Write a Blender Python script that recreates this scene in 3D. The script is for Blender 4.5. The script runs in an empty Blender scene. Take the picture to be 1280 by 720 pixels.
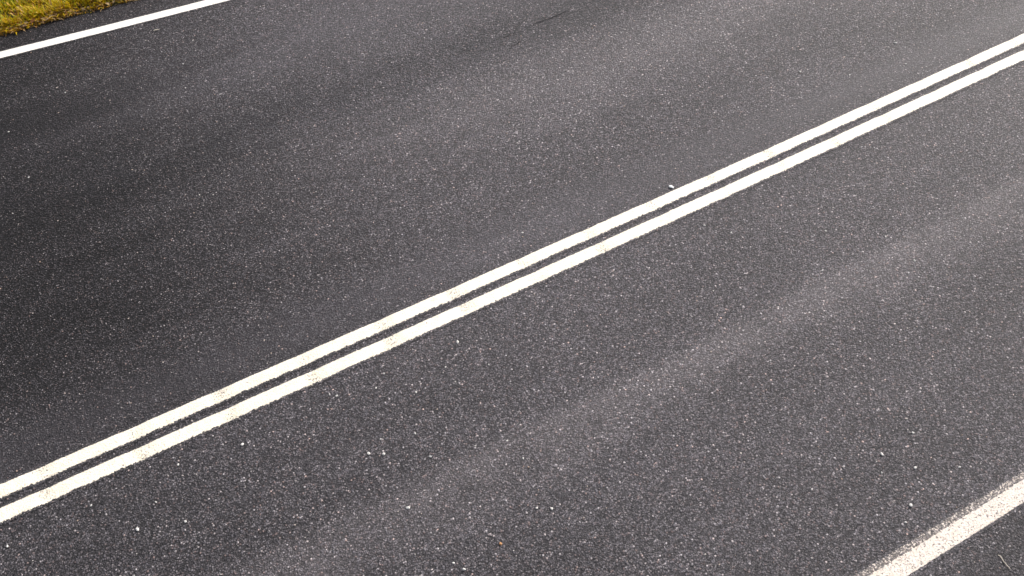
import bpy, bmesh, math, random
import numpy as np
from mathutils import Vector, Matrix

SC = bpy.context.scene
C = SC.collection
rnd = random.Random(7)
R = math.radians

# ------------------------------------------------------------------ camera
PITCH, YAW, HEIGHT = R(50.9642), R(30.1576), 6.0
cam_d = bpy.data.cameras.new('camera')
cam_d.sensor_width = 36.0
cam_d.lens = 36.0 * 1200 / 1280
cam_d.clip_start, cam_d.clip_end = 0.1, 8000
cam = bpy.data.objects.new('camera', cam_d)
cam.location = (0, 0, HEIGHT)
cam.rotation_euler = (R(90) - PITCH, 0, -YAW)
C.objects.link(cam)
SC.camera = cam

# ------------------------------------------------------------------ sky and sun
SUN_EL, SUN_AZ = R(36), R(72)          # azimuth clockwise from +Y
world = bpy.data.worlds.new('World')
SC.world = world
world.use_nodes = True
wn = world.node_tree
sky = wn.nodes.new('ShaderNodeTexSky')
sky.sky_type = 'NISHITA'
sky.sun_disc = False
sky.sun_elevation = SUN_EL
sky.sun_rotation = SUN_AZ
sky.air_density, sky.dust_density, sky.ozone_density = 1.0, 5.0, 1.0
bg = wn.nodes['Background']
bg.inputs['Strength'].default_value = 0.10
hs = wn.nodes.new('ShaderNodeHueSaturation')          # thin high cloud: the blue is washed out
hs.inputs['Saturation'].default_value = 0.5
wn.links.new(sky.outputs[0], hs.inputs['Color'])
wn.links.new(hs.outputs[0], bg.inputs['Color'])

sun_d = bpy.data.lights.new('sun', 'SUN')
sun_d.energy = 1.5
sun_d.angle = R(14)
sun_d.color = (1.0, 0.965, 0.93)
sun = bpy.data.objects.new('sun', sun_d)
sdir = Vector((math.sin(SUN_AZ) * math.cos(SUN_EL), math.cos(SUN_AZ) * math.cos(SUN_EL), math.sin(SUN_EL)))
sun.rotation_euler = (-sdir).to_track_quat('-Z', 'Y').to_euler()
sun.location = sdir * 30
C.objects.link(sun)

SC.view_settings.view_transform = 'Standard'
SC.view_settings.look = 'None'
SC.view_settings.gamma = 1
SC.view_settings.use_curve_mapping = False
SC.view_settings.exposure = 1.34

# ------------------------------------------------------------------ road frame: u runs along the road, v across it
K, X0, Y0 = 0.002093, 3.4286, 4.2973
def axis_y(u):
    d = u - X0
    a = 60.0                               # the bend eases into a straight beyond 60 m
    q = np.where(np.abs(d) < a, d * d / 2, a * np.abs(d) - a * a / 2)
    return Y0 + K * q
def pt(u, v, z=0.0):
    return (float(u), float(axis_y(np.float64(u)) + v), float(z))

P_RUM, PH_RUM = 0.645, 2.657               # milled rumble grooves under the centre lines
def groove(u, v):
    ph = np.abs(((u - PH_RUM + P_RUM / 2) % P_RUM) - P_RUM / 2)
    prof = np.clip(1 - (ph / 0.11) ** 2, 0, 1) ** 1.0
    near = np.where((u > -6) & (u < 18), 1.0, 0.0)
    lat = np.where(np.abs(v) < 0.201, 1.0, 0.0)
    return -0.0055 * prof * near * lat

U_FINE = np.arange(-6, 18.0001, 0.0215)
U_ALL = np.concatenate([-np.geomspace(220, 8, 26), np.arange(-7.5, -6, 0.5), U_FINE, np.arange(18.5, 24, 0.5), np.geomspace(26, 300, 26)])

def far_v(u):                              # far edge line, as surveyed from the picture
    return 5.022 - 0.0855 * 6 * np.tanh(np.asarray(u, float) / 6)
def near_v(u):
    return -3.388 - 0.017 * 6 * np.tanh((np.asarray(u, float) - 3.2) / 6)
def far_edge(u):
    u = np.asarray(u, float)
    return 5.375 - 0.075 * 6 * np.tanh(u / 6) + 0.012 * np.sin(u * 3.1) + 0.008 * np.sin(u * 8.3 + 1)
def near_edge(u):
    return near_v(u) - 0.95

def grid(name, us, vfun_list, zfun, mat, uvs=True):
    """one sheet: rows along u, columns given by functions v(u)"""
    n, m = len(us), len(vfun_list)
    V = np.stack([f(us) * np.ones(n) for f in vfun_list], 1)
    Uc = np.repeat(us[:, None], m, 1)
    Z = zfun(Uc, V)
    Y = axis_y(Uc) + V
    co = np.stack([Uc, Y, Z], 2).reshape(-1, 3)
    idx = np.arange(n * m).reshape(n, m)
    f = np.stack([idx[:-1, :-1], idx[1:, :-1], idx[1:, 1:], idx[:-1, 1:]], 2).reshape(-1, 4)
    me = bpy.data.meshes.new(name)
    me.from_pydata(co.tolist(), [], f.tolist())
    uvl = me.uv_layers.new(name='UVMap')
    uvflat = np.stack([Uc, V], 2).reshape(-1, 2)[f.reshape(-1)]
    uvl.data.foreach_set('uv', uvflat.astype(np.float32).ravel())
    if len(me.polygons) and me.polygons[0].normal.z < 0:
        me.flip_normals()
    me.polygons.foreach_set('use_smooth', [True] * len(me.polygons))
    me.materials.append(mat)
    o = bpy.data.objects.new(name, me)
    C.objects.link(o)
    return o

# ------------------------------------------------------------------ node helpers
class NT:
    def __init__(s, tree): s.t = tree
    def n(s, typ, **kw):
        x = s.t.nodes.new(typ)
        for k, v in kw.items():
            if k.startswith('i_'):
                key = k[2:]
                key = int(key) if key.isdigit() else key.replace('_', ' ')
                x.inputs[key].default_value = v
            else: setattr(x, k, v)
        return x
    def l(s, a, b): s.t.links.new(a, b)
    def val(s, sock, x):
        if hasattr(x, 'is_output') or isinstance(x, bpy.types.NodeSocket): s.l(x, sock)
        else: sock.default_value = x
    def math(s, op, a, b=0.0, c=0.0, clamp=False):
        m = s.n('ShaderNodeMath', operation=op, use_clamp=clamp)
        for i, x in enumerate((a, b, c)): s.val(m.inputs[i], x)
        return m.outputs[0]
    def step(s, x, a, b, lo=0.0, hi=1.0):
        m = s.n('ShaderNodeMapRange', interpolation_type='SMOOTHSTEP')
        s.val(m.inputs[0], x); s.val(m.inputs[1], a); s.val(m.inputs[2], b); s.val(m.inputs[3], lo); s.val(m.inputs[4], hi)
        return m.outputs[0]
    def bump1(s, x, c, w):                 # soft bump of half width w around c
        d = s.math('ABSOLUTE', s.math('SUBTRACT', x, c))
        return s.step(d, w, 0.0)
    def ramp(s, x, stops, interp='LINEAR'):
        r = s.n('ShaderNodeValToRGB'); r.color_ramp.interpolation = interp
        e = r.color_ramp.elements
        while len(e) < len(stops): e.new(0.5)
        for i, (p, c) in enumerate(stops):
            e[i].position = p
            e[i].color = (*c, 1) if isinstance(c, tuple) else (c, c, c, 1)
        s.l(x, r.inputs[0]); return r.outputs[0]
    def mixc(s, f, a, b, mode='MIX'):
        m = s.n('ShaderNodeMix', data_type='RGBA', blend_type=mode)
        s.val(m.inputs[0], f)
        for k, x in ((6, a), (7, b)):
            if isinstance(x, tuple): m.inputs[k].default_value = (*x, 1)
            else: s.l(x, m.inputs[k])
        return m.outputs[2]
    def noise(s, vec, scale, detail=2.0, rough=0.5):
        x = s.n('ShaderNodeTexNoise'); x.inputs['Scale'].default_value = scale
        x.inputs['Detail'].default_value = detail; x.inputs['Roughness'].default_value = rough
        s.l(vec, x.inputs['Vector']); return x.outputs['Fac']
    def voro(s, vec, scale, feature='F1', rnd_=1.0):
        x = s.n('ShaderNodeTexVoronoi', feature=feature); x.inputs['Scale'].default_value = scale
        x.inputs['Randomness'].default_value = rnd_
        s.l(vec, x.inputs['Vector']); return x

# ------------------------------------------------------------------ asphalt node group (stones set in bitumen, wheel tracks, joints)
def asphalt_group():
    g = bpy.data.node_groups.new('asphalt', 'ShaderNodeTree')
    g.interface.new_socket('Color', in_out='OUTPUT', socket_type='NodeSocketColor')
    g.interface.new_socket('Roughness', in_out='OUTPUT', socket_type='NodeSocketFloat')
    g.interface.new_socket('Height', in_out='OUTPUT', socket_type='NodeSocketFloat')
    t = NT(g)
    out = t.n('NodeGroupOutput')
    pos = t.n('ShaderNodeNewGeometry').outputs['Position']
    uv = t.n('ShaderNodeUVMap', uv_map='UVMap').outputs[0]
    sep = t.n('ShaderNodeSeparateXYZ'); t.l(uv, sep.inputs[0])
    u, v = sep.outputs[0], sep.outputs[1]
    # streaky noises, long along the road
    mp = t.n('ShaderNodeMapping'); mp.inputs['Scale'].default_value = (0.35, 2.2, 1); t.l(uv, mp.inputs[0])
    streak = t.noise(mp.outputs[0], 1.0, 4, 0.55)
    big = t.noise(uv, 0.55, 3, 0.5)
    mid = t.noise(uv, 2.6, 3, 0.6)
    vw = t.math('ADD', v, t.math('MULTIPLY', t.math('SUBTRACT', streak, 0.5), 0.35))
    # zones across the road
    track_near = t.math('MULTIPLY', t.step(vw, -1.14, -1.36), t.step(vw, -1.9, -1.32))
    track_far = t.bump1(vw, 1.95, 0.85)
    track_out = t.bump1(vw, 3.75, 0.8)
    joint = t.bump1(vw, 0.38, 0.42)                      # smooth hand joint beside the double line
    coarse = t.bump1(vw, 2.78, 0.55)                     # open, ravelled strip
    shoulder = t.step(vw, -3.45, -3.7)
    # stones
    warp = t.n('ShaderNodeVectorMath', operation='ADD')
    wn_ = t.n('ShaderNodeTexNoise'); wn_.inputs['Scale'].default_value = 60; t.l(pos, wn_.inputs['Vector'])
    ws = t.n('ShaderNodeVectorMath', operation='SCALE'); t.l(wn_.outputs['Color'], ws.inputs[0]); ws.inputs['Scale'].default_value = 0.006
    t.l(pos, warp.inputs[0]); t.l(ws.outputs[0], warp.inputs[1])
    p2 = warp.outputs[0]
    A = t.voro(p2, 80); B = t.voro(p2, 165)
    clump = t.noise(uv, 9.0, 3, 0.6)
    sa = t.n('ShaderNodeSeparateColor'); t.l(A.outputs['Color'], sa.inputs[0])
    sb = t.n('ShaderNodeSeparateColor'); t.l(B.outputs['Color'], sb.inputs[0])
    stone = t.ramp(sa.outputs[0], [(0.0, (0.016, 0.0155, 0.017)), (0.30, (0.046, 0.0435, 0.047)), (0.60, (0.100, 0.094, 0.100)),
                                   (0.85, (0.155, 0.146, 0.152)), (0.97, (0.23, 0.215, 0.215)), (0.99, (0.50, 0.47, 0.455))])
    tint = t.ramp(sa.outputs[1], [(0.0, (0.98, 1.0, 1.06)), (0.6, (1.0, 0.985, 1.0)), (0.85, (1.05, 0.985, 0.98)), (0.98, (1.22, 0.97, 0.88))])
    stone = t.mixc(1.0, stone, tint, 'MULTIPLY')
    grit = t.ramp(sb.outputs[0], [(0.0, (0.014, 0.0135, 0.016)), (0.5, (0.045, 0.042, 0.047)), (0.8, (0.115, 0.108, 0.114)), (0.95, (0.24, 0.225, 0.227)), (1.0, (0.36, 0.34, 0.335))])
    show = t.step(t.math('ADD', sa.outputs[2], t.math('MULTIPLY', A.outputs['Distance'], 0.35)), t.step(clump, 0.3, 0.7, 0.74, 0.50), t.step(clump, 0.3, 0.7, 0.88, 0.66))   # which cells show a big stone
    base = t.mixc(show, stone, grit)
    # dimmer light at the left of view, painted in, fading along the road
    painted_dim = t.math('MULTIPLY', t.step(t.math('ADD', u, t.math('MULTIPLY', streak, 1.6)), 3.6, -0.3), t.step(v, -0.6, 1.6, 0.3, 1.0))
    # bitumen in the gaps; wider and blacker where the dimming is painted
    gap = t.step(A.outputs['Distance'], t.math('SUBTRACT', 0.48, t.math('MULTIPLY', painted_dim, 0.14)), t.math('SUBTRACT', 0.78, t.math('MULTIPLY', painted_dim, 0.24)))
    base = t.mixc(t.math('MULTIPLY', gap, t.math('ADD', 0.82, t.math('MULTIPLY', painted_dim, 0.16))), base, (0.012, 0.0115, 0.013))
    # grain evened toward a mean grey, less in the painted dimming and coarse strip
    even_amt = t.math('MULTIPLY', t.math('SUBTRACT', 1.0, t.math('MULTIPLY', painted_dim, 0.8)), t.math('SUBTRACT', 1.0, t.math('MULTIPLY', coarse, 0.5)))
    base = t.mixc(t.math('MULTIPLY', even_amt, 0.20), base, (0.064, 0.0615, 0.064))
    # dusty, polished tracks and bituminous joint
    dust = t.math('MULTIPLY', t.math('ADD', t.math('MULTIPLY', track_near, 1.0), t.math('MULTIPLY', t.math('MULTIPLY', track_far, t.step(u, 0.2, 4.5)), 0.72)),
                  t.step(mid, 0.25, 0.7, 0.55, 1.0))
    base = t.mixc(t.math('MULTIPLY', dust, 0.20), base, (0.135, 0.124, 0.120))
    pol = t.math('ADD', 1.0, t.math('MULTIPLY', dust, 0.36))       # polished stones show paler, grain and all
    pc = t.n('ShaderNodeCombineColor')
    for i, kk in enumerate((1.07, 0.985, 0.90)): t.l(t.math('MULTIPLY', pol, kk), pc.inputs[i])
    base = t.mixc(1.0, base, pc.outputs[0], 'MULTIPLY')
    base = t.mixc(t.math('MULTIPLY', t.math('ADD', joint, t.math('MULTIPLY', track_out, 0.6), clamp=True), 0.42), base, (0.054, 0.047, 0.048))
    base = t.mixc(t.math('MULTIPLY', coarse, t.math('MULTIPLY', t.step(mid, 0.3, 0.7, 0.08, 0.34), 1.0)), base, (0.020, 0.020, 0.022))
    fac = t.math('ADD', 0.96, t.math('MULTIPLY', t.math('SUBTRACT', big, 0.5), 0.40))
    fac = t.math('MULTIPLY', fac, t.math('SUBTRACT', 1.0, t.math('MULTIPLY', painted_dim, 0.46)))
    fac = t.math('ADD', fac, t.math('MULTIPLY', t.math('SUBTRACT', streak, 0.5), 0.55))
    fac = t.math('MULTIPLY', fac, t.math('SUBTRACT', 1.0, t.math('MULTIPLY', shoulder, 0.30)))
    comb = t.n('ShaderNodeCombineColor')
    for i, kk in enumerate((0.90, 0.945, 1.06)): t.l(t.math('MULTIPLY', fac, kk), comb.inputs[i])
    base = t.mixc(1.0, base, comb.outputs[0], 'MULTIPLY')
    t.l(base, out.inputs['Color'])
    t.l(t.math('ADD', t.math('SUBTRACT', 0.62, t.math('MULTIPLY', dust, 0.03)), t.math('MULTIPLY', painted_dim, 0.3)), out.inputs['Roughness'])
    # relief
    hA = t.math('MULTIPLY', t.math('POWER', t.math('SUBTRACT', 1.0, t.math('MULTIPLY', A.outputs['Distance'], 1.0), clamp=True), 0.6), t.math('ADD', 0.35, sa.outputs[0]))
    hB = t.math('MULTIPLY', t.math('SUBTRACT', 1.0, B.outputs['Distance'], clamp=True), 0.45)
    smooth = t.math('SUBTRACT', 1.0, t.math('MULTIPLY', t.math('ADD', t.math('ADD', t.math('MULTIPLY', joint, 0.55), t.math('MULTIPLY', track_out, 0.4)), t.math('MULTIPLY', dust, 0.2)), 0.8), clamp=True)
    rough_ = t.math('ADD', t.math('ADD', smooth, t.math('MULTIPLY', coarse, 0.5)), t.math('MULTIPLY', painted_dim, 1.0))
    t.l(t.math('MULTIPLY', t.math('ADD', hA, hB), rough_), out.inputs['Height'])
    return g
ASPH = asphalt_group()

def new_mat(name):
    m = bpy.data.materials.new(name); m.use_nodes = True
    return m, NT(m.node_tree), m.node_tree.nodes['Principled BSDF']

BUMP_D, BUMP_S = 0.012, 1.0
def asphalt_mat():
    m, t, b = new_mat('asphalt')
    g = t.n('ShaderNodeGroup', node_tree=ASPH)
    t.l(g.outputs['Color'], b.inputs['Base Color']); t.l(g.outputs['Roughness'], b.inputs['Roughness'])
    bp = t.n('ShaderNodeBump'); bp.inputs['Strength'].default_value = BUMP_S; bp.inputs['Distance'].default_value = BUMP_D
    t.l(g.outputs['Height'], bp.inputs['Height']); t.l(bp.outputs[0], b.inputs['Normal'])
    b.inputs['Specular IOR Level'].default_value = 0.24
    return m
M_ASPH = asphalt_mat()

def paint_mat(name, colour, wear, rag_lo, rag_hi, rumble, thin=0.0, old_rim=None):
    """road paint; 'edge' attribute: x = across the line 0..1. Missing paint shows the asphalt."""
    m, t, b = new_mat(name)
    g = t.n('ShaderNodeGroup', node_tree=ASPH)
    pos = t.n('ShaderNodeNewGeometry').outputs['Position']
    uv = t.n('ShaderNodeUVMap', uv_map='UVMap').outputs[0]
    sep = t.n('ShaderNodeSeparateXYZ'); t.l(uv, sep.inputs[0])
    ac = t.n('ShaderNodeAttribute', attribute_name='across', attribute_type='GEOMETRY').outputs['Fac']   # metres from the lower edge
    wd = t.n('ShaderNodeAttribute', attribute_name='width', attribute_type='GEOMETRY').outputs['Fac']
    n1 = t.noise(pos, 55, 3, 0.6); n2 = t.noise(pos, 130, 2, 0.6); n3 = t.noise(pos, 7, 2, 0.5); n4 = t.noise(pos, 24, 4, 0.65)
    ng = t.math('ADD', t.math('MULTIPLY', t.math('SUBTRACT', n1, 0.5), 1.0), t.math('MULTIPLY', t.math('SUBTRACT', n2, 0.5), 0.9))
    ng = t.math('ADD', ng, t.math('MULTIPLY', t.math('SUBTRACT', n4, 0.5), 0.7))
    # ragged rims
    lo = t.math('ADD', ac, t.math('MULTIPLY', ng, rag_lo))
    hi = t.math('ADD', t.math('SUBTRACT', wd, ac), t.math('MULTIPLY', ng, rag_hi))
    wob = t.math('MULTIPLY', t.math('SUBTRACT', n3, 0.5), 0.006)
    cov = t.math('MULTIPLY', t.step(t.math('ADD', lo, wob), 0.0195, 0.0235), t.step(t.math('ADD', hi, wob), 0.018, 0.022))
    # worn speckle, worse over each milled groove
    wamt = wear
    if rumble:
        ph = t.math('ABSOLUTE', t.math('SUBTRACT', t.math('FLOORED_MODULO', t.math('ADD', t.math('SUBTRACT', sep.outputs[0], PH_RUM), P_RUM / 2), P_RUM), P_RUM / 2))
        wamt = t.math('ADD', wear, t.math('MULTIPLY', t.step(ph, 0.10, 0.02), t.step(t.noise(pos, 1.7, 3, 0.6), 0.32, 0.66, 0.05, 0.14)))
    if old_rim:                            # the strip left over from an older, more worn coat
        wamt = t.math('ADD', wamt, t.math('MULTIPLY', t.step(t.math('ADD', ac, t.math('MULTIPLY', ng, 0.006)), old_rim, old_rim + 0.006), 0.155))
    sp = t.noise(pos, 75, 3, 0.7)
    hole = t.step(sp, t.math('ADD', 0.20, wamt), t.math('ADD', 0.30, wamt))      # 0 where a stone has worn through
    hole = t.math('ADD', t.math('MULTIPLY', hole, 1.0 - thin), thin)               # a thin film stays in the pits
    cov = t.math('MULTIPLY', cov, hole)
    tone = t.noise(pos, 14, 4, 0.6)
    col = t.mixc(t.step(tone, 0.35, 0.75), colour, tuple(c * k for c, k in zip(colour, (0.93, 0.90, 0.84))))
    fine = t.noise(pos, 160, 2, 0.6)
    col = t.mixc(t.step(fine, 0.62, 0.40, 0, 0.30), col, tuple(c * 0.55 for c in colour))
    base = t.mixc(cov, g.outputs['Color'], col)
    t.l(base, b.inputs['Base Color'])
    t.l(t.math('ADD', t.math('MULTIPLY', cov, -0.12), 0.72), b.inputs['Roughness'])
    bp = t.n('ShaderNodeBump'); bp.inputs['Strength'].default_value = BUMP_S; bp.inputs['Distance'].default_value = BUMP_D
    h = t.math('ADD', t.math('MULTIPLY', g.outputs['Height'], t.math('SUBTRACT', 1.0, t.math('MULTIPLY', cov, 0.75))), t.math('MULTIPLY', cov, 0.5))
    t.l(h, bp.inputs['Height']); t.l(bp.outputs[0], b.inputs['Normal'])
    b.inputs['Specular IOR Level'].default_value = 0.4
    return m
M_PAINT = paint_mat('thermoplastic_paint', (0.76, 0.69, 0.575), 0.07, 0.034, 0.010, True, 0.25)
M_EDGE_FAR = paint_mat('edge_paint', (0.80, 0.765, 0.70), 0.00, 0.010, 0.010, False)
M_EDGE_NEAR = paint_mat('worn_edge_paint', (0.62, 0.545, 0.485), 0.15, 0.010, 0.030, False, 0.12, 0.140)

# ------------------------------------------------------------------ road
def road_z(u, v):
    return groove(u, v)
inner = [-0.32, -0.26, -0.2, -0.1, 0.0, 0.1, 0.2, 0.26, 0.32]
cols = [near_edge, near_v, lambda u: -2.4 + 0 * u, lambda u: -1.2 + 0 * u] + [(lambda u, a=a: a + 0 * u) for a in inner] + \
       [lambda u: 1.3 + 0 * u, lambda u: 2.7 + 0 * u, far_v, far_edge]
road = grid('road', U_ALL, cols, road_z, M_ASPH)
road['label'] = 'dark grey asphalt road with pale wheel tracks'
road['kind'] = 'structure'

def line(name, v_lo, v_hi, mat, lift, label, us=U_ALL, pad=0.02):
    lo = (lambda u: v_lo(u) - pad); hi = (lambda u: v_hi(u) + pad)
    fr = (0, 0.25, 0.5, 0.75, 1)
    o = grid(name, us, [(lambda u, f=f: lo(u) * (1 - f) + hi(u) * f) for f in fr], lambda u, v: groove(u, v) + lift, mat)
    me = o.data
    n = len(us)
    wid = (hi(us) - lo(us)) * np.ones(n)
    a = me.attributes.new('across', 'FLOAT', 'POINT'); a.data.foreach_set('value', (wid[:, None] * np.array(fr)[None]).astype(np.float32).ravel())
    w = me.attributes.new('width', 'FLOAT', 'POINT'); w.data.foreach_set('value', np.repeat(wid, len(fr)).astype(np.float32))
    o.parent = road
    o['label'] = label
    return o
c = lambda a: (lambda u: a + 0 * u)
line('centre_line', c(0.040), c(0.146), M_PAINT, 0.004, 'upper white stripe of the double centre line, worn over milled grooves')
line('centre_line', c(-0.148), c(-0.038), M_PAINT, 0.004, 'lower white stripe of the double centre line, worn over milled grooves')
line('edge_line', lambda u: far_v(u) - 0.056, lambda u: far_v(u) + 0.056, M_EDGE_FAR, 0.004, 'clean white edge line beside the grass verge')
line('edge_line', lambda u: near_v(u) - 0.060, lambda u: near_v(u) + 0.108, M_EDGE_NEAR, 0.004, 'worn speckled edge line of the near lane with a more faded upper rim')

# cracks: thin open joints in the ravelled strip
def simple_mat(name, col, rough=0.9, var=0.0):
    m, t, b = new_mat(name)
    b.inputs['Roughness'].default_value = rough
    b.inputs['Specular IOR Level'].default_value = 0.25
    if var:
        pos = t.n('ShaderNodeTexCoord').outputs['Object']
        n = t.noise(pos, 40, 3, 0.6)
        t.l(t.mixc(t.step(n, 0.3, 0.7), tuple(x * (1 - var) for x in col), tuple(min(1, x * (1 + var)) for x in col)), b.inputs['Base Color'])
    else: b.inputs['Base Color'].default_value = (*col, 1)
    return m
M_CRACK = simple_mat('crack_bitumen', (0.014, 0.0135, 0.015), 0.95)
def crack(pts, w):
    r = random.Random(int(pts[0][0] * 1000))
    path = []
    for (a, b), (d, e) in zip(pts[:-1], pts[1:]):
        k = max(2, int(math.hypot(d - a, e - b) / 0.018))
        for i in range(k): path.append((a + (d - a) * i / k + r.uniform(-.006, .006), b + (e - b) * i / k + r.uniform(-.007, .007)))
    path.append(pts[-1])
    V, F = [], []
    for i, (a, b) in enumerate(path):
        ww = w * min(1, 0.25 + 3 * min(i, len(path) - 1 - i) / len(path)) * r.uniform(.4, 1.3) / 2
        V += [pt(a, b - ww, .004), pt(a, b + ww, .004)]
        if i: F.append((2 * i - 2, 2 * i, 2 * i + 1, 2 * i - 1))
    me = bpy.data.meshes.new('crack'); me.from_pydata(V, [], F); me.materials.append(M_CRACK)
    o = bpy.data.objects.new('crack', me); C.objects.link(o); o.parent = road
crack([(4.36, 2.80), (4.413, 2.835), (4.55, 2.828), (4.73, 2.842), (4.87, 2.866)], 0.012)
crack([(4.01, 2.785), (4.10, 2.803), (4.20, 2.808)], 0.014)
crack([(3.98, 2.60), (4.024, 2.627), (4.14, 2.648)], 0.011)
crack([(3.90, 2.70), (3.97, 2.71)], 0.008)

# ------------------------------------------------------------------ verges and land
def soil_mat():
    m, t, b = new_mat('verge_soil')
    pos = t.n('ShaderNodeNewGeometry').outputs['Position']
    n1 = t.noise(pos, 3, 5, 0.65); n2 = t.noise(pos, 60, 4, 0.7)
    col = t.ramp(n1, [(0.3, (0.030, 0.028, 0.010)), (0.5, (0.070, 0.062, 0.016)), (0.7, (0.095, 0.075, 0.020))])
    col = t.mixc(t.step(n2, 0.4, 0.7), col, (0.018, 0.014, 0.008))
    t.l(col, b.inputs['Base Color']); b.inputs['Roughness'].default_value = 0.95
    bp = t.n('ShaderNodeBump'); bp.inputs['Strength'].default_value = 0.8; bp.inputs['Distance'].default_value = 0.03
    t.l(n2, bp.inputs['Height']); t.l(bp.outputs[0], b.inputs['Normal'])
    return m
M_SOIL = soil_mat()
def grav_mat():
    m, t, b = new_mat('gravel')
    pos = t.n('ShaderNodeNewGeometry').outputs['Position']
    A = t.voro(pos, 45)
    s = t.n('ShaderNodeSeparateColor'); t.l(A.outputs['Color'], s.inputs[0])
    t.l(t.ramp(s.outputs[0], [(0, (0.05, 0.046, 0.042)), (0.6, (0.13, 0.12, 0.11)), (1, (0.28, 0.25, 0.23))]), b.inputs['Base Color'])
    b.inputs['Roughness'].default_value = 0.9
    bp = t.n('ShaderNodeBump'); bp.inputs['Distance'].default_value = 0.02
    t.l(t.math('SUBTRACT', 1.0, A.outputs['Distance']), bp.inputs['Height']); t.l(bp.outputs[0], b.inputs['Normal'])
    return m
M_GRAV = grav_mat()
U_MED = np.concatenate([-np.geomspace(220, 8, 26), np.arange(-7.5, 20, 0.08), np.geomspace(21, 300, 30)])
def verge_z(u, v):
    d = v - far_edge(u)
    w = 0.010 * np.sin(u * 5.3 + v * 2) + 0.012 * np.sin(u * 2.1 - v * 7)
    return np.where(d < 0.01, -0.01, np.where(d < 0.3, -0.006 + 0.05 * np.clip(d / .12, 0, 1), 0.044 - 0.14 * (d - 0.3)) + w * np.clip(d / .1, 0, 1))
off = [0.0, 0.04, 0.09, 0.14, 0.3, 0.6, 1.0, 1.5, 2.2, 3.2, 4.5]
verge = grid('verge', U_MED, [(lambda u, d=d: far_edge(u) + d) for d in off], verge_z, M_SOIL)
verge['kind'] = 'structure'; verge['label'] = 'grassy verge sloping away beyond the far edge line'
def shoulder_z(u, v):
    d = near_edge(u) - v
    return -0.012 - 0.16 * np.clip(d - 0.3, 0, 10)
shoulder = grid('shoulder', U_MED, [(lambda u, d=d: near_edge(u) - d) for d in (0.0, 0.3, 0.8, 1.5, 2.5, 4.0)], shoulder_z, M_GRAV)
shoulder['kind'] = 'structure'; shoulder['label'] = 'gravel shoulder at the near side of the road'
me = bpy.data.meshes.new('ground')
S = 3000
me.from_pydata([(-S, -S, -.62), (S, -S, -.62), (S, S, -.62), (-S, S, -.62)], [], [(0, 1, 2, 3)])
me.materials.append(M_SOIL)
ground = bpy.data.objects.new('ground', me); C.objects.link(ground); ground['kind'] = 'structure'; ground['label'] = 'flat land stretching to the horizon'

# ------------------------------------------------------------------ grass
def grass_mat():
    m, t, b = new_mat('grass')
    a = t.n('ShaderNodeAttribute', attribute_name='tint', attribute_type='GEOMETRY').outputs['Fac']
    h = t.n('ShaderNodeAttribute', attribute_name='along', attribute_type='GEOMETRY').outputs['Fac']
    col = t.ramp(a, [(0.0, (0.045, 0.090, 0.003)), (0.25, (0.20, 0.24, 0.003)), (0.5, (0.44, 0.345, 0.003)), (0.72, (0.54, 0.34, 0.005)),
                     (0.88, (0.40, 0.19, 0.025)), (1.0, (0.46, 0.32, 0.17))])
    t.l(col, b.inputs['Base Color'])
    b.inputs['Roughness'].default_value = 0.55
    b.inputs['Specular IOR Level'].default_value = 0.3
    # thin blades let light through
    tr = t.n('ShaderNodeBsdfTranslucent'); t.l(col, tr.inputs['Color'])
    mx = t.n('ShaderNodeMixShader'); mx.inputs[0].default_value = 0.35
    t.l(b.outputs[0], mx.inputs[1]); t.l(tr.outputs[0], mx.inputs[2])
    t.l(mx.outputs[0], m.node_tree.nodes['Material Output'].inputs['Surface'])
    return m
M_GRASS = grass_mat()
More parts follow.
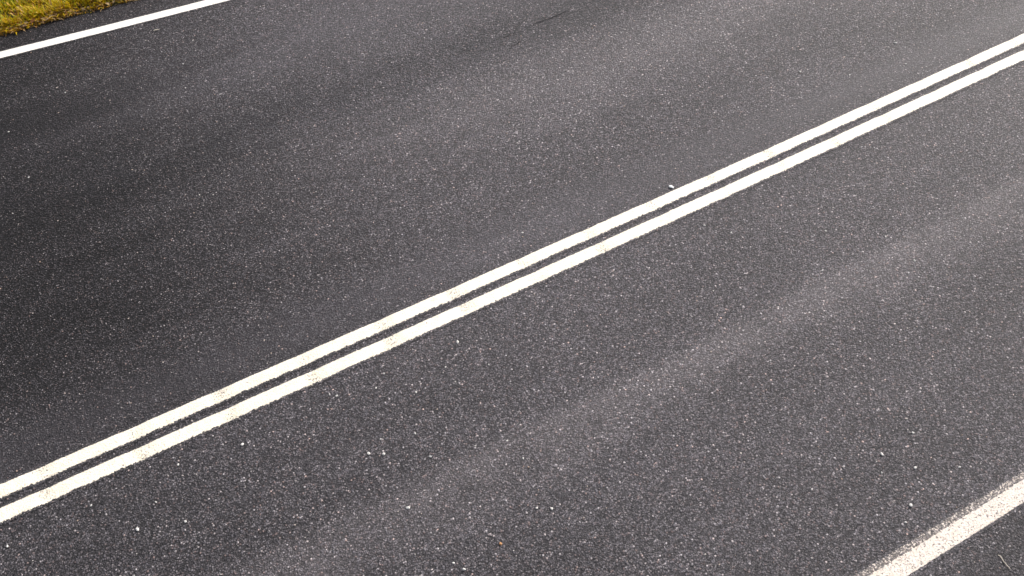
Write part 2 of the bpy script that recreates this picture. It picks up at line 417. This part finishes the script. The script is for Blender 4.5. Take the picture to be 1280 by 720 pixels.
def build_grass():
    g = np.random.default_rng(3)
    def batch(n, u0, u1, d0, d1, p):
        return g.uniform(u0, u1, n), d0 + (d1 - d0) * g.uniform(0, 1, n) ** p
    u1, d1 = batch(60000, -3.2, 3.6, 0.015, 1.5, 1.0)
    u2, d2 = batch(26000, -10, 14, 0.02, 3.6, 1.0)
    u3, d3 = batch(7000, -3.2, 3.6, 0.0, 0.12, 1.0)
    u = np.concatenate([u1, u2, u3]); d = np.concatenate([d1, d2, d3])
    # tussocks: thin out by a blotchy field
    fld = np.sin(u * 9 + 1.3 * np.sin(d * 11)) * np.sin(d * 13 + 1.7 * np.sin(u * 6)) + 0.6 * np.sin(u * 23 + d * 17)
    keep = (g.uniform(0, 1, len(u)) < 0.72 + 0.3 * fld)
    u, d, fld = u[keep], d[keep], fld[keep]
    n = len(u)
    v = far_edge(u) + d
    z = verge_z(u, v)
    y = axis_y(u) + v
    L = g.uniform(0.045, 0.115, n) * (1 + 0.25 * fld) * np.where(d < 0.06, 0.7, 1)
    w = g.uniform(0.0035, 0.0075, n)
    ang = g.uniform(0, 2 * np.pi, n)
    lean = np.where(d < 0.07, g.uniform(1.0, 1.7, n), g.uniform(0.35, 1.45, n))
    dx, dy = np.cos(ang), np.sin(ang)
    px, py = -dy, dx
    ts = np.array([0, .4, .75, 1.0])
    th = lean[:, None] * (0.35 + 0.9 * ts[None])
    seg = np.diff(ts)
    hx = np.zeros((n, 4)); hz = np.zeros((n, 4))
    for i in range(3):
        a = (th[:, i] + th[:, i + 1]) / 2
        hx[:, i + 1] = hx[:, i] + np.sin(a) * seg[i] * L; hz[:, i + 1] = hz[:, i] + np.cos(a) * seg[i] * L
    hz = np.maximum(hz, 0.004)
    hz[:, 0] = -0.004
    ww = np.array([0.8, 1.0, 0.7])
    co = np.zeros((n, 7, 3))
    for i in range(3):
        for s, j in ((-1, 2 * i), (1, 2 * i + 1)):
            co[:, j, 0] = u + dx * hx[:, i] + s * px * w * ww[i] / 1
            co[:, j, 1] = y + dy * hx[:, i] + s * py * w * ww[i] / 1
            co[:, j, 2] = z + hz[:, i]
    co[:, 6, 0] = u + dx * hx[:, 3]; co[:, 6, 1] = y + dy * hx[:, 3]; co[:, 6, 2] = z + hz[:, 3]
    b = (np.arange(n) * 7)[:, None]
    tri = np.array([[0, 1, 3], [0, 3, 2], [2, 3, 5], [2, 5, 4], [4, 5, 6]])
    F = (b[:, :, None] + tri[None]).reshape(-1, 3)
    me = bpy.data.meshes.new('grass')
    me.vertices.add(n * 7); me.vertices.foreach_set('co', co.astype(np.float32).ravel())
    me.loops.add(len(F) * 3); me.polygons.add(len(F))
    me.loops.foreach_set('vertex_index', F.astype(np.int32).ravel())
    me.polygons.foreach_set('loop_start', np.arange(0, len(F) * 3, 3, dtype=np.int32))
    me.update(calc_edges=True)
    patch = 0.5 + 0.5 * np.sin(u * 2.3 + 1.9 * np.sin(d * 4 + 1)) * np.sin(d * 5.1 + u)
    tint = np.clip(0.52 + 0.22 * (patch - .5) - 0.26 * np.clip((d - 0.30) / .6, 0, 1) + 0.36 * np.exp(-(d / .07) ** 2) + g.normal(0, 0.2, n), 0, 1)
    a = me.attributes.new('tint', 'FLOAT', 'POINT'); a.data.foreach_set('value', np.repeat(tint, 7).astype(np.float32))
    me.materials.append(M_GRASS)
    o = bpy.data.objects.new('grass', me); C.objects.link(o)
    o['kind'] = 'stuff'; o['label'] = 'yellow-green autumn grass on the verge beyond the far edge line'
    return o
build_grass()

# ------------------------------------------------------------------ loose stones, leaves, straws
fw = Vector((math.sin(YAW) * math.cos(PITCH), math.cos(YAW) * math.cos(PITCH), -math.sin(PITCH)))
rt = Vector((math.cos(YAW), -math.sin(YAW), 0)); up = rt.cross(fw)
def survey(x, y):                          # ground point read off the photograph (1280 x 720)
    d = fw + rt * ((x - 640) / 1200) + up * (-(y - 360) / 1200)
    t = HEIGHT / -d.z
    return d.x * t, d.y * t
def stone_mesh(name, seed, mat, flat=0.6):
    r = random.Random(seed)
    bm = bmesh.new(); bmesh.ops.create_icosphere(bm, subdivisions=2, radius=0.5)
    ax = (1.0, r.uniform(.6, .85), flat * r.uniform(.7, 1))
    ks = [Vector((r.gauss(0, 1), r.gauss(0, 1), r.gauss(0, 1))).normalized() for _ in range(7)]
    hs = [r.uniform(.30, .46) for _ in range(7)]
    for vv in bm.verts:                    # chip flat faces off a ball
        for k, h in zip(ks, hs):
            dd = vv.co.dot(k) - h
            if dd > 0: vv.co -= k * dd * 0.9
        vv.co = Vector((vv.co.x * ax[0], vv.co.y * ax[1], vv.co.z * ax[2]))
    me = bpy.data.meshes.new(name); bm.to_mesh(me); bm.free(); me.materials.append(mat)
    return me
M_PALE = simple_mat('pale_stone', (0.50, 0.48, 0.46), 0.8, 0.18)
M_WHITE = simple_mat('white_stone', (0.76, 0.75, 0.73), 0.75, 0.08)
M_ORANGE = simple_mat('orange_stone', (0.36, 0.19, 0.09), 0.85, 0.2)
variants = [stone_mesh('pebble', 10 + i, M_PALE) for i in range(6)]
def put(name, me, x, y, size, label, cat, group=None, z=None):
    o = bpy.data.objects.new(name, me); C.objects.link(o)
    wx, wy = survey(x, y)
    o.scale = (size, size, size)
    o.location = (wx, wy, size * 0.20 if z is None else z)
    o.rotation_euler = (0, 0, rnd.uniform(0, 6.28))
    o['label'] = label; o['category'] = cat
    if group: o['group'] = group
    return o
put('pebble', stone_mesh('pebble', 3, M_WHITE, 0.4), 839, 234.6, 0.050, 'largest bright white pebble just above the double centre line', 'stone')
put('pebble', stone_mesh('pebble', 5, M_ORANGE), 626, 680, 0.028, 'small orange-brown stone lying alone in the near lane', 'stone')
SP = [(82, 116), (229, 80), (232, 110), (275, 118), (241, 51), (11, 165), (1000, 90), (1119.5, 54), (1132, 80), (1062, 94), (1032, 12), (1046, 12),
      (970, 45), (1261, 94), (880.5, 282), (914, 291), (938, 309), (653, 291), (303, 556), (172, 662), (9.5, 683), (114, 632), (195, 628), (232, 652),
      (223, 581), (1102, 568), (1144, 585), (1102, 591), (1014.5, 612), (1141, 541), (1138, 632), (1132, 653), (1199, 584), (572, 428), (412, 493), (421, 495),
      (520, 490.5), (470, 485), (480, 467), (557, 459), (611, 456), (461, 567), (480, 568), (476, 549), (510, 635), (538, 571), (580, 712), (567, 704),
      (690, 636), (654, 573), (634, 551), (519, 542), (16, 267), (36, 222), (1032, 289), (1107, 296), (1028, 338), (1143, 326), (689, 636), (671, 635)]
BIG = {(461, 567), (480, 568), (1000, 90), (1119.5, 54), (303, 556), (172, 662), (510, 635), (580, 712), (1138, 632), (572, 428), (1102, 568), (1144, 585)}
for i, (x, y) in enumerate(SP):
    put('pebble', variants[i % 6], x, y, (0.030 if (x, y) in BIG else 0.019) * rnd.uniform(.85, 1.15),
        ('larger ' if (x, y) in BIG else 'small ') + ('pale stone chip lying in the far lane above the double centre line' if survey(x, y)[1] - axis_y(survey(x, y)[0]) > 0
        else 'pale stone chip lying in the near lane below the double centre line'), 'stone', 'small pale stone chips scattered over the asphalt')

# finer loose grit, far too many to count
def build_grit():
    r = random.Random(21)
    protos = []
    for i in range(5):
        bm = bmesh.new(); bmesh.ops.create_icosphere(bm, subdivisions=1, radius=0.5)
        for vv in bm.verts: vv.co = Vector((vv.co.x * r.uniform(.7, 1.2), vv.co.y * r.uniform(.6, 1), vv.co.z * r.uniform(.45, .7)))
        bm.verts.ensure_lookup_table()
        protos.append((np.array([v.co[:] for v in bm.verts]), np.array([[v.index for v in f.verts] for f in bm.faces]))); bm.free()
    g = np.random.default_rng(5)
    N = 6500
    us = g.uniform(-3.5, 12, N); vs = g.uniform(-4.2, 5.2, N)
    V, F, T, base = [], [], [], 0
    ys = axis_y(us)
    for i in range(N):
        P, Fa = protos[i % 5]
        s = 0.0065 + 0.009 * g.random() ** 2.2
        a = g.uniform(0, 6.28); ca, sa = math.cos(a), math.sin(a)
        z0 = float(groove(us[i], vs[i])) + s * .22
        Q = np.stack([us[i] + s * (P[:, 0] * ca - P[:, 1] * sa), ys[i] + vs[i] + s * (P[:, 0] * sa + P[:, 1] * ca), z0 + s * P[:, 2]], 1)
        V.append(Q); F.append(Fa + base); base += len(P); T.append(np.full(len(P), g.random()))
    V = np.concatenate(V); F = np.concatenate(F); T = np.concatenate(T)
    me = bpy.data.meshes.new('grit'); me.from_pydata(V.tolist(), [], F.tolist())
    at = me.attributes.new('tint', 'FLOAT', 'POINT'); at.data.foreach_set('value', T.astype(np.float32))
    m, t, b = new_mat('grit')
    a = t.n('ShaderNodeAttribute', attribute_name='tint', attribute_type='GEOMETRY').outputs['Fac']
    t.l(t.ramp(a, [(0, (0.10, 0.095, 0.10)), (0.5, (0.22, 0.20, 0.20)), (0.8, (0.36, 0.33, 0.31)), (0.9, (0.30, 0.21, 0.16)), (1, (0.55, 0.52, 0.49))]), b.inputs['Base Color'])
    b.inputs['Roughness'].default_value = 0.85
    me.materials.append(m)
    o = bpy.data.objects.new('grit', me); C.objects.link(o)
    o.parent = road
    o['kind'] = 'stuff'; o['label'] = 'fine pale grit scattered over the asphalt'
build_grit()

# dry straws
M_STRAW = simple_mat('dry_straw', (0.50, 0.44, 0.36), 0.8, 0.15)
def straw(pix, rad, label):
    bm = bmesh.new(); rings = []
    pts = [Vector((*survey(*p), rad + 0.002 + 0.004 * (i % 2))) for i, p in enumerate(pix)]
    mid = pts[0].copy()
    for i, p in enumerate(pts):
        d = (pts[min(i + 1, len(pts) - 1)] - pts[max(i - 1, 0)]).normalized()
        s = d.cross(Vector((0, 0, 1))).normalized(); q = s.cross(d)
        k = rad * (0.5 if i in (0, len(pts) - 1) else 1)
        rings.append([bm.verts.new(p - mid + s * k * math.cos(a) + q * k * math.sin(a)) for a in (0, 1.05, 2.1, 3.14, 4.19, 5.24)])
    for A_, B_ in zip(rings[:-1], rings[1:]):
        for j in range(6): bm.faces.new((A_[j], A_[(j + 1) % 6], B_[(j + 1) % 6], B_[j]))
    bm.faces.new(rings[0]); bm.faces.new(rings[-1])
    bmesh.ops.recalc_face_normals(bm, faces=bm.faces)
    me = bpy.data.meshes.new('dry_straw'); bm.to_mesh(me); bm.free(); me.materials.append(M_STRAW)
    o = bpy.data.objects.new('dry_straw', me); C.objects.link(o); o.location = mid
    o['label'] = label; o['category'] = 'straw'
straw([(192, 39.2), (195, 38.4), (199.5, 37.5)], 0.006, 'short pale straw on the asphalt just below the far edge line')
straw([(1247, 694), (1250, 696), (1254, 702), (1262, 711.5)], 0.0032, 'thin bent pale straw on the shoulder below the worn edge line')

# fallen leaves along the grass edge
def leaf_mesh(name, seed, mat):
    r = random.Random(seed)
    bm = bmesh.new()
    n = 7; L_, R_, M_ = [], [], []
    for i in range(n):
        s = i / (n - 1); w = 0.30 * math.sin(math.pi * s ** 0.8) * r.uniform(.85, 1.1) + 0.004
        z = 0.18 * math.sin(s * 3) * r.uniform(.8, 1.2)
        M_.append(bm.verts.new((s - .5, 0, z))); L_.append(bm.verts.new((s - .5, w, z + .12 * w * 3 * r.uniform(.6, 1.4)))); R_.append(bm.verts.new((s - .5, -w, z + .12 * w * 3 * r.uniform(.6, 1.4))))
    for i in range(n - 1):
        bm.faces.new((M_[i], M_[i + 1], L_[i + 1], L_[i])); bm.faces.new((R_[i], R_[i + 1], M_[i + 1], M_[i]))
    me = bpy.data.meshes.new(name); bm.to_mesh(me); bm.free(); me.materials.append(mat)
    return me
M_LRED = simple_mat('red_brown_leaf', (0.30, 0.13, 0.06), 0.6, 0.25)
M_LTAN = simple_mat('tan_leaf', (0.33, 0.235, 0.12), 0.7, 0.25)
M_LDARK = simple_mat('dark_leaf', (0.10, 0.06, 0.03), 0.7, 0.25)
lt = [leaf_mesh('fallen_leaf', 30 + i, M_LTAN) for i in range(3)]
ld = [leaf_mesh('fallen_leaf', 40 + i, M_LDARK) for i in range(2)]
put('fallen_leaf', leaf_mesh('fallen_leaf', 50, M_LRED), 44, 29.5, 0.085, 'reddish brown fallen leaf at the rim of the grass', 'leaf', None, 0.03)
for i, (x, y) in enumerate([(35, 33), (112, 12.5), (105, 14.5), (25, 35.5), (144, 5.5), (120, 10), (66, 24), (10, 38), (135, 8), (88, 18)]):
    put('fallen_leaf', lt[i % 3], x, y, rnd.uniform(.05, .075), 'small tan fallen leaf lying along the rim of the grass', 'leaf', 'tan leaves along the grass edge', 0.028)
for i, (x, y) in enumerate([(30, 36), (58, 28), (95, 18.5), (128, 9.5), (15, 37)]):
    put('fallen_leaf', ld[i % 2], x, y, rnd.uniform(.05, .07), 'small dark withered leaf between grass and asphalt', 'leaf', 'dark leaves along the grass edge', 0.022)
